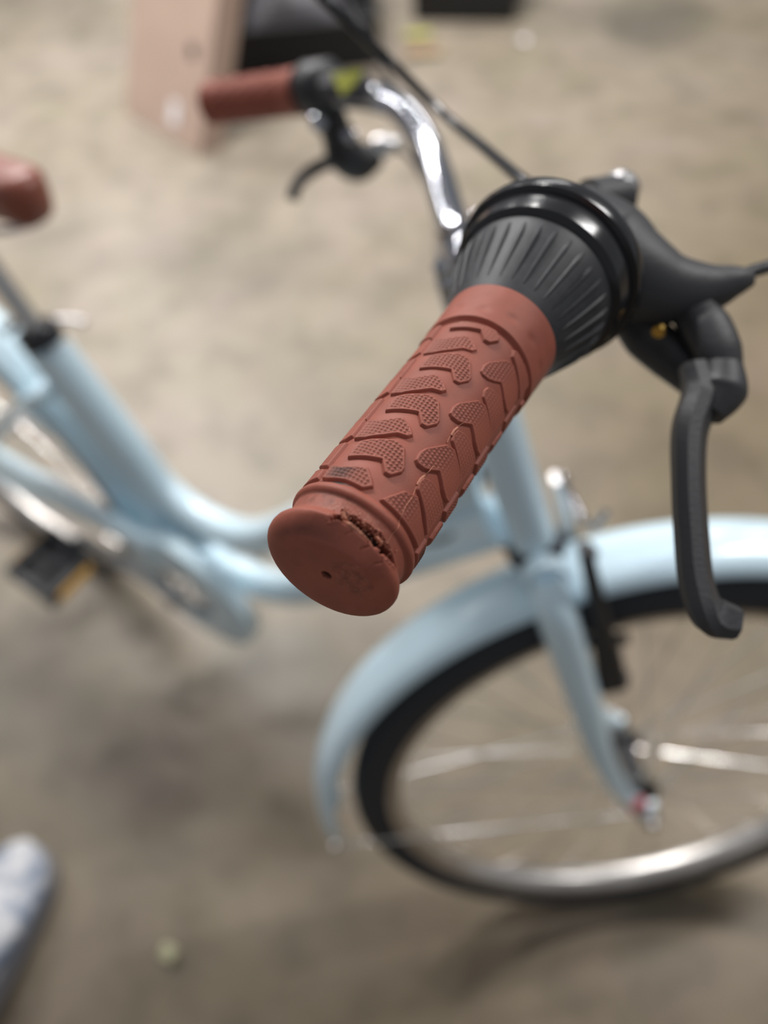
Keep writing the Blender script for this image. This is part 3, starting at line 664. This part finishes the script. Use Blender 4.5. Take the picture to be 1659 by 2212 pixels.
for i in range(150):
    if i % 3: s_, t_ = 5.2 + rng.normal() * 0.5, rng.uniform(-20, 34)
    else: s_, t_ = rng.uniform(2.0, 7.5), rng.uniform(-26, 44)
    c = gl(s_, t_, np.interp(s_, [0, 2, 3.5, 5, 8], [19.6, 19.5, 18.3, 17.8, 17.8]) + 0.05); q = abs(rng.normal()) * 0.00014 + 0.00009
    d = [Vector(rng.normal(size=3)).normalized() * q * rng.uniform(0.6, 1.6) for _ in range(4)]
    cr_.add([c + e for e in d], [(0, 1, 2), (0, 3, 1), (1, 3, 2), (2, 3, 0)])
for i in range(26):
    t_ = rng.uniform(-18, 40); s_ = 5.0 + rng.normal() * 0.4; c = gl(s_, t_, 17.85); e = Vector(rng.normal(size=3)).normalized() * 0.0006 + G1 * 0.0005
    cr_.tube([c, c + e * 0.6, c + e + GA * rng.normal() * 0.0003], 0.00004, 4)
tag(cr_.build('rubber_crumbs', M['torn'], grip, smooth=0), kind='stuff')

# ------------------------------------------------------------------ twist shifter and brake lever on the right
shf = empty('shifter', GE + GA * 0.125); shf.parent = bike
def sh(s, t, r): return G(s, t, r) - (GE + GA * 0.125)
O_ = GA * -0.125
MB().lathe(O_, GA, [(0.108, 0.0112), (0.108, 0.0190), (0.1085, 0.0200), (0.112, 0.0212), (0.120, 0.0240), (0.130, 0.0272), (0.136, 0.0288), (0.139, 0.0292), (0.139, 0.0112)], 72).build('twist_ring', M['fin'], shf)
fin = MB().tube(spline([sh(109.8, 0, 19.6), sh(114, 0, 21.5), sh(122, 0, 24.6), sh(131, 0, 27.6), sh(135.5, 0, 28.4)], 5), interp([0.0002, 0.0006, 0.0008, 0.0010, 0.0005], 5), 8)
f0 = fin.build('grip_rib', M['fin'], shf)
for k in range(1, 32):
    o = bpy.data.objects.new('grip_rib', f0.data); COL.objects.link(o); o.parent = shf; o.matrix_basis = Matrix.Rotation(2 * PI * k / 32, 4, GA)
MB().lathe(O_, GA, [(0.139, 0.0112), (0.139, 0.0300), (0.1405, 0.0318), (0.1445, 0.0325), (0.150, 0.0330), (0.154, 0.0322), (0.158, 0.0290), (0.160, 0.0112)], 72).build('shifter_housing', M['gloss'], shf)
MB().lathe(O_, GA, [(0.1495, 0.0325), (0.1500, 0.0350), (0.1530, 0.0356), (0.1560, 0.0350), (0.1580, 0.0320)], 72, closed=True).build('housing_band', M['gloss'], shf)
# lever body
lev = empty('brake_lever', V(0.80, -0.16, 1.03)); lev.parent = bike
Lo = lev.location.copy()
hood = MB().tube(spline([(V(0.5353, -0.1056, 1.0599) - Lo), (V(0.5473, -0.1026, 1.0596) - Lo), (V(0.5611, -0.1010, 1.0564) - Lo), (V(0.5738, -0.1031, 1.0553) - Lo), (V(0.5885, -0.1008, 1.0533) - Lo), (V(0.6008, -0.0943, 1.0537) - Lo), (V(0.6084, -0.0889, 1.0558) - Lo), (V(0.6133, -0.0843, 1.0561) - Lo)], 8),
                 interp([0.024, 0.0245, 0.0235, 0.0190, 0.0138, 0.0095, 0.0062, 0.0035], 8), 24, up=GA, flat=1.0)
hood.bar(spline([(V(0.5971, -0.1012, 1.0488) - Lo), (V(0.6068, -0.1092, 1.0469) - Lo), (V(0.6145, -0.1163, 1.0439) - Lo), (V(0.6206, -0.1228, 1.0395) - Lo)], 6), interp([0.016, 0.018, 0.017, 0.013], 6), interp([0.014, 0.016, 0.014, 0.010], 6), Mf, 0.3)
hood.build('lever_body', M['hood'], lev, 60)
MB().lathe(GE + GA * 0.158 - Lo, GA, [(0, 0.0112), (0, 0.0190), (0.002, 0.0200), (0.016, 0.0200), (0.018, 0.0190), (0.018, 0.0112)], 40, closed=True).build('lever_clamp', M['hood'], lev)
und = MB().tube(spline([(V(0.5742, -0.1082, 1.0431) - Lo), (V(0.5853, -0.1108, 1.0362) - Lo), (V(0.5979, -0.1142, 1.0330) - Lo), (V(0.6097, -0.1197, 1.0315) - Lo)], 6), interp([0.0075, 0.0095, 0.0095, 0.008], 6), 14); und.build('lever_bracket', M['black'], lev)
MB().lathe((V(0.5928, -0.1225, 1.0508) - Lo), GA * -1, [(0, 0.0025), (0.002, 0.0025)], 12).build('adjuster_screw', M['brass'], lev)
bl = MB().bar(spline([(V(0.6095, -0.1264, 1.0428) - Lo), (V(0.6161, -0.1355, 1.0379) - Lo), (V(0.6188, -0.1510, 1.0336) - Lo), (V(0.6261, -0.1678, 1.0275) - Lo), (V(0.6352, -0.1851, 1.0203) - Lo), (V(0.6432, -0.1985, 1.0146) - Lo), (V(0.6509, -0.2052, 1.0106) - Lo), (V(0.6603, -0.2025, 1.0076) - Lo)], 8),
              interp([0.012, 0.015, 0.0145, 0.0145, 0.0145, 0.0145, 0.0145, 0.011], 8), interp([0.010, 0.012, 0.011, 0.010, 0.010, 0.010, 0.010, 0.008], 8), (Mr * 0.75 - Mf * 0.6), 0.3)
bl.build('lever_blade', M['hood'], lev, 35)
MB().tube(spline([(V(0.6183, -0.1207, 1.0420) - Lo), (V(0.6217, -0.1293, 1.0376) - Lo), (V(0.6215, -0.1394, 1.0342) - Lo)], 8), interp([0.0075, 0.0098, 0.006], 8), 16).build('lever_knuckle', M['hood'], lev, 60)
MB().lathe((V(0.5439, -0.0479, 1.0525) - Lo), (Mf * 0.5 - Md * 0.8 + Mr * .3), [(0, 0.006), (0.001, 0.0085), (0.006, 0.0090), (0.009, 0.0078), (0.010, 0.004)], 24).build('clamp_bolt', M['alu'], lev)
MB().tube([(V(0.5355, -0.0618, 1.0545) - Lo), (V(0.5442, -0.0450, 1.0503) - Lo)], 0.0105, 16).build('bolt_boss', M['hood'], lev)

# ------------------------------------------------------------------ left grip and lever
lg = empty('grip', H(-0.101, 0.310, 0.7475)); lg.parent = bike
lg['label'] = 'undamaged brown rubber grip at the far end of the handlebar'
LA = (H(-0.033, 0.242, 0.743) - H(-0.109, 0.318, 0.750)).normalized()
MB().lathe(V(0, 0, 0), LA, [(-0.001, 0.004), (-0.001, 0.015), (0, 0.0172), (0.002, 0.0180), (0.004, 0.0172), (0.006, 0.0158), (0.009, 0.0172), (0.012, 0.0162), (0.09, 0.0165), (0.092, 0.0178), (0.101, 0.0180), (0.102, 0.0112)], 48).build('sleeve', M['grip'], lg)
e0 = LA.orthogonal().normalized(); tb0 = None
for k in range(9):
    for j in range(10):
        q = Matrix.Rotation(2 * PI * (j + 0.5 * (k % 2)) / 10, 3, LA) @ e0; c = LA * (0.018 + k * 0.0082) + q * 0.0165; yv = LA.cross(q)
        if tb0 is None:
            tb0 = MB().bar([V(-0.003, -0.004, 0), V(0, 0, 0), V(-0.003, 0.004, 0)], 0.0035, 0.0014, (0, 0, 1)).build('tread_block', M['grip'], lg)
            o = tb0
        else:
            o = bpy.data.objects.new('tread_block', tb0.data); COL.objects.link(o); o.parent = lg
        o.matrix_basis = Matrix.Translation(c) @ Matrix((LA, yv, LA.cross(yv))).transposed().to_4x4()
LL = empty('brake_lever', H(-0.033, 0.242, 0.743)); LL.parent = bike; Ll = LL.location.copy()
MB().lathe(LA * 0.036, LA, [(-0.026, 0.0112), (-0.026, 0.0175), (-0.023, 0.019), (0.0, 0.019), (0.003, 0.0165), (0.006, 0.0112)], 32).build('lever_clamp', M['black'], LL)
MB().tube(spline([(V(0.2273, 0.1345, 0.9562) - Ll), (V(0.2384, 0.1365, 0.9330) - Ll), (V(0.2433, 0.1389, 0.9131) - Ll), (V(0.2503, 0.1475, 0.9022) - Ll), (V(0.2573, 0.1635, 0.9021) - Ll)], 6), interp([0.016, 0.013, 0.017, 0.016, 0.011], 6), 18).build('lever_body', M['black'], LL)
MB().bar(spline([(V(0.2456, 0.1348, 0.9095) - Ll), (V(0.2398, 0.1170, 0.9143) - Ll), (V(0.2367, 0.0952, 0.9154) - Ll), (V(0.2360, 0.0795, 0.9125) - Ll), (V(0.2377, 0.0706, 0.9064) - Ll)], 6), interp([0.012, 0.011, 0.010, 0.009, 0.010], 6), 0.008, Mf, 0.3).build('lever_blade', M['hood'], LL)
MB().lathe((V(0.2565, 0.1629, 0.9084) - Ll), (Mr - Md * 0.2), [(0, 0.009), (0.004, 0.010), (0.013, 0.009), (0.018, 0.0055), (0.024, 0.005)], 18).build('barrel_adjuster', M['alu'], LL)
MB().lathe((V(0.2442, 0.1089, 0.9515) - Ll), -Mf, [(0, 0.007), (0.004, 0.007), (0.006, 0.004)], 16).build('clamp_bolt', M['chrome'], LL)
MB().lathe((V(0.2591, 0.1276, 0.9365) - Ll), -Mf, [(0, 0.006), (0.004, 0.006), (0.006, 0.003)], 16).build('pivot_bolt', M['chrome'], LL)
MB().bar([(V(0.2353, 0.1270, 0.9706) - Ll), (V(0.2487, 0.1251, 0.9755) - Ll), (V(0.2602, 0.1277, 0.9765) - Ll), (V(0.2758, 0.1330, 0.9747) - Ll)], 0.020, 0.016, Mf, 0.35).build('shift_indicator', M['greybag'], LL)
dy = MB(); dd = [(V(0.2561, 0.1183, 0.9881) - Ll), (V(0.2750, 0.1334, 0.9879) - Ll), (V(0.2723, 0.1235, 0.9808) - Ll), (V(0.2673, 0.1133, 0.9771) - Ll)]
dy.add(dd + [q + Mf * 0.0025 for q in dd], [(0, 1, 2, 3), (7, 6, 5, 4), (0, 4, 5, 1), (1, 5, 6, 2), (2, 6, 7, 3), (3, 7, 4, 0)]).build('yellow_marker', M['yellow'], LL, smooth=0)

# ------------------------------------------------------------------ cables
def cable(pts, r, mat, name='cable'): return MB().tube(spline(pts, 10), r, 10).build(name, mat, bike, 60)
cable([V(0.5243, -0.0773, 1.0633), V(0.5056, -0.0661, 1.0602), V(0.4629, -0.0267, 1.0478), V(0.4174, 0.0084, 1.0406), V(0.3799, 0.0209, 1.0537), V(0.3645, 0.0058, 1.0775), V(0.3475, -0.0009, 1.0943), V(0.2936, 0.0408, 1.0952), V(0.2040, 0.1632, 1.0607), V(0.1710, 0.2426, 0.9981), V(0.2002, 0.2423, 0.9584), V(0.2517, 0.2178, 0.9186), V(0.3273, 0.1494, 0.8910), V(0.3817, 0.1045, 0.8375), V(0.4283, 0.0652, 0.7532), V(0.4293, 0.0219, 0.6634)], 0.0029, M['gloss'])
cable([V(0.6100, -0.0864, 1.0565), V(0.6145, -0.0784, 1.0566), V(0.6300, -0.0439, 1.0445), V(0.6489, 0.0426, 0.9734), V(0.6315, 0.1106, 0.8584), V(0.5660, 0.0694, 0.8024), S(0.060, -0.075, 0.52), S(0.055, -0.06, 0.47)][:5] + [V(0.6721, 0.1553, 0.7769), V(0.6650, 0.1588, 0.7066)], 0.0026, M['black'])
cable([V(0.4394, -0.0168, 0.6858), V(0.4626, -0.0129, 0.6895), V(0.4882, -0.0103, 0.6912), V(0.5091, -0.0087, 0.6946)], 0.0036, M['black'])
cable([V(0.4514, 0.0404, 0.7649), V(0.4469, 0.0143, 0.7261), V(0.4391, -0.0163, 0.6863), V(0.3948, -0.0156, 0.6324)], 0.0030, M['black'])
cable([(V(0.2618, 0.1671, 0.9084) - Ll) + Ll, V(0.2774, 0.1824, 0.8973), V(0.3077, 0.1697, 0.8749), V(0.3355, 0.1447, 0.8337)], 0.0025, M['greybag'])

# ------------------------------------------------------------------ cardboard box
v1 = V(-0.964, 0.266, 0).normalized(); ub = V(-0.159, 0.477, 0.864).normalized(); ub = (ub - v1 * ub.dot(v1)).normalized(); nb = ub.cross(v1).normalized()
if nb.y < 0: nb = -nb
F0 = V(-1.251, 1.278, 0.004)
box = empty('cardboard_box', F0); tag(box, 'tall slim cardboard box leaning back beside the black crate', 'box')
def slab(name, a, e1, e2, e3, mat, parent, bev=0.0):
    vs = []
    for k in (0, 1):
        for (i, j) in ((0, 0), (1, 0), (1, 1), (0, 1)): vs.append(a + e1 * i + e2 * j + e3 * k)
    return MB().add(vs, [(0, 3, 2, 1), (4, 5, 6, 7), (0, 1, 5, 4), (1, 2, 6, 5), (2, 3, 7, 6), (3, 0, 4, 7)]).build(name, mat, parent, smooth=0, bevel=bev)
BW, BT, BH = 0.47, 0.085, 1.0; t_ = 0.005
slab('front_panel', V(0, 0, 0), v1 * BW, ub * BH, nb * t_, M['card'], box)
slab('back_panel', nb * (BT - t_), v1 * BW, ub * BH, nb * t_, M['card'], box)
slab('side_panel', nb * t_, v1 * t_, ub * BH, nb * (BT - 2 * t_), M['card'], box)
slab('side_panel', nb * t_ + v1 * (BW - t_), v1 * t_, ub * BH, nb * (BT - 2 * t_), M['card'], box)
slab('bottom_panel', nb * t_ + v1 * t_ + ub * 0.002, v1 * (BW - 2 * t_), ub * t_, nb * (BT - 2 * t_), M['card'], box)
slab('top_flap', ub * (BH - 0.001), v1 * BW, ub * t_, nb * BT * 0.5, M['card'], box)
slab('top_flap', ub * (BH - 0.001) + nb * BT * 0.5, v1 * BW, ub * t_, nb * BT * 0.5, M['card'], box)
MB().lathe(v1 * 0.095 + ub * 0.275 - nb * 0.0015, -nb, [(0, 0.021), (0.0012, 0.021)], 20).build('hand_hole', M['carddark'], box)
slab('white_label', v1 * 0.14 + ub * 0.045 - nb * 0.001, v1 * 0.045, ub * 0.07, -nb * 0.001, M['white'], box)

# ------------------------------------------------------------------ black crate, bag, dark case, wrapper
crt = empty('crate', V(-1.3, 2.1, 0)); tag(crt, 'low black plastic crate holding a grey plastic bag', 'crate')
ca, cb_ = V(-1.50, 1.74, 0.0), V(-1.09, 2.02, 0.0)
e1 = cb_ - ca; e1n = e1.normalized(); e2n = V(-e1n.y, e1n.x, 0); Lx = 0.53; Ly = 0.58; Hh = 0.145; base_ = ca - V(-1.3, 2.1, 0)
slab('crate_bottom', base_ + V(0, 0, 0.004), e1n * Lx, e2n * Ly, V(0, 0, 0.01), M['crate'], crt)
slab('crate_wall', base_, e1n * Lx, e2n * 0.012, V(0, 0, Hh), M['crate'], crt)
slab('crate_wall', base_ + e2n * (Ly - .012), e1n * Lx, e2n * 0.012, V(0, 0, Hh), M['crate'], crt)
slab('crate_wall', base_ + e2n * .012, e1n * 0.012, e2n * (Ly - .024), V(0, 0, Hh), M['crate'], crt)
slab('crate_wall', base_ + e2n * .012 + e1n * (Lx - .012), e1n * 0.012, e2n * (Ly - .024), V(0, 0, Hh), M['crate'], crt)
for d in (0, Ly): slab('crate_rim', base_ + e2n * (d - 0.012) + V(0, 0, Hh), e1n * Lx, e2n * 0.026, V(0, 0, 0.012), M['crate'], crt)
def bag():
    n, m = 26, 20; vs = []; fs = []
    o = ca + e1n * 0.05 + e2n * 0.04
    for i in range(n + 1):
        for j in range(m + 1):
            u, v = i / n, j / m; p = o + e1n * (u * 0.40) + e2n * (v * 0.42)
            z = 0.016 + 0.25 * (max(0, math.sin(PI * u)) ** 0.35) * (max(0, math.sin(PI * v)) ** 0.35) + 0.03 * noise.noise(V(u * 4, v * 4, 1)) * math.sin(PI * u) * math.sin(PI * v)
            vs.append((p.x, p.y, z))
    w = m + 1
    for i in range(n):
        for j in range(m): fs.append((i * w + j, (i + 1) * w + j, (i + 1) * w + j + 1, i * w + j + 1))
    k = len(vs); vs += [(x, y, 0.0155) for x, y, z in vs]; fs += [tuple(q + k for q in f[::-1]) for f in fs]
    return MB().add(vs, fs)
tag(bag().build('plastic_bag', M['greybag'], smooth=60), 'dark grey plastic bag bulging out of the black crate', 'bag')
dc = empty('case', V(-0.90, 2.60, 0)); tag(dc, 'black case on the floor to the right of the crate at the photo top', 'case')
MB().box((-0.12, 0.0, 0.12), 0.19, 0.14, 0.12, (V(.94, .34, 0), V(-.34, .94, 0), V(0, 0, 1))).build('case_body', M['crate'], dc, bevel=0.01)
MB().box((-0.12, 0.0, 0.245), 0.193, 0.143, 0.010, (V(.94, .34, 0), V(-.34, .94, 0), V(0, 0, 1))).build('case_lid', M['crate'], dc, bevel=0.004)
MB().tube(spline([V(-0.14, -0.01, 0.252), V(-0.13, -0.005, 0.275), V(-0.05, 0.025, 0.275), V(-0.04, 0.03, 0.252)]), 0.006, 8).build('case_handle', M['crate'], dc)
def wrapper(c, w, h, rz, seed):
    n = 8; vs = []; fs = []; cz, sz = math.cos(rz), math.sin(rz)
    for i in range(n + 1):
        for j in range(n + 1):
            x = (i / n - .5) * w; y = (j / n - .5) * h; z = 0.010 + 0.012 * noise.noise(V(x * 60, y * 60, seed)) + 0.004
            vs.append((c[0] + x * cz - y * sz, c[1] + x * sz + y * cz, z))
    k = len(vs); vs += [(x, y, z - 0.002) for x, y, z in vs]; w_ = n + 1
    for i in range(n):
        for j in range(n): q = (i * w_ + j, (i + 1) * w_ + j, (i + 1) * w_ + j + 1, i * w_ + j + 1); fs.append(q); fs.append(tuple(a + k for a in q[::-1]))
    b = [i * w_ for i in range(n + 1)] + [n * w_ + j for j in range(1, n + 1)] + [i * w_ + n for i in range(n - 1, -1, -1)] + [j for j in range(n - 1, 0, -1)]
    for a, c_ in zip(b, b[1:] + b[:1]): fs.append((a, c_, c_ + k, a + k))
    return MB().add(vs, fs)
tag(wrapper((-1.06, 2.285), 0.10, 0.05, 0.45, 1).build('wrapper', M['olive']), 'crumpled yellow-green wrapper on the floor beside the crate', 'wrapper')
tag(wrapper((-0.97, 2.18), 0.13, 0.06, 0.6, 2).build('wrapper', M['tan']), 'crumpled tan wrapper just in front of the yellow-green one', 'wrapper')
tag(wrapper((0.206, -0.435), 0.022, 0.018, 0.2, 3).build('paper_scrap', M['leaf']), 'pale yellowish scrap on the floor near the patterned shoe', 'scrap')
tag(wrapper((-0.681, 2.388), 0.03, 0.03, 0.5, 4).build('paper_scrap', M['white']), 'small white scrap on the far floor right of the black case', 'scrap')

# ------------------------------------------------------------------ shoe
shoe = empty('shoe', V(-0.012, -0.595, 0)); tag(shoe, 'toe of a pale shoe with a blue-grey pattern at the lower left', 'shoe')
shoe.rotation_euler = (0, 0, R_(20)); shoe.scale = (1.15, 1.12, 1.1)
def shoe_shell(z0, z1f, grow, n=40, m=30):
    vs = []; fs = []
    for i in range(n + 1):
        t = i / n; y = -0.135 + 0.285 * t
        w = 0.036 + 0.012 * math.sin(PI * min(1, max(0, (t - 0.25) / 0.75)) * 0.75)
        if t > 0.80: w *= math.sqrt(max(0.0004, 1 - ((t - 0.80) / 0.20) ** 2))
        if t < 0.10: w *= math.sqrt(max(0.0004, 1 - ((0.10 - t) / 0.10) ** 2))
        w += grow * (1 if w > 0.004 else 0.3); zt = z1f(t)
        for k in range(m):
            a = 2 * PI * k / m; c, s_ = math.cos(a), math.sin(a)
            x = w * (abs(c) ** 0.7) * (1 if c > 0 else -1); zz = z0 + (zt - z0) * (0.5 + 0.5 * (abs(s_) ** 0.8) * (1 if s_ > 0 else -1))
            if s_ > 0: x *= 1 - 0.35 * s_ ** 2 * min(1, (zt - z0) / 0.06)
            vs.append((x, y, zz))
    for i in range(n):
        for k in range(m): fs.append((i * m + k, i * m + (k + 1) % m, (i + 1) * m + (k + 1) % m, (i + 1) * m + k))
    fs.append(tuple(range(m))); fs.append(tuple(n * m + k for k in range(m))[::-1])
    return MB().add(vs, fs)
shoe_shell(0.0, lambda t: 0.024, 0.004).build('sole', M['sole'], shoe, 60)
shoe_shell(0.018, lambda t: 0.105 - 0.055 * sm(np.float64((t - 0.25) / 0.55)), 0.0).build('upper', M['shoe'], shoe, 60)
lc = MB()
for k in range(5): y = -0.02 + k * 0.018; lc.tube(spline([V(-0.022, y, 0.083 - k * 0.006), V(0, y + 0.004, 0.094 - k * 0.0075), V(0.022, y, 0.083 - k * 0.006)]), 0.0025, 6)
lc.build('lace', M['white'], shoe)
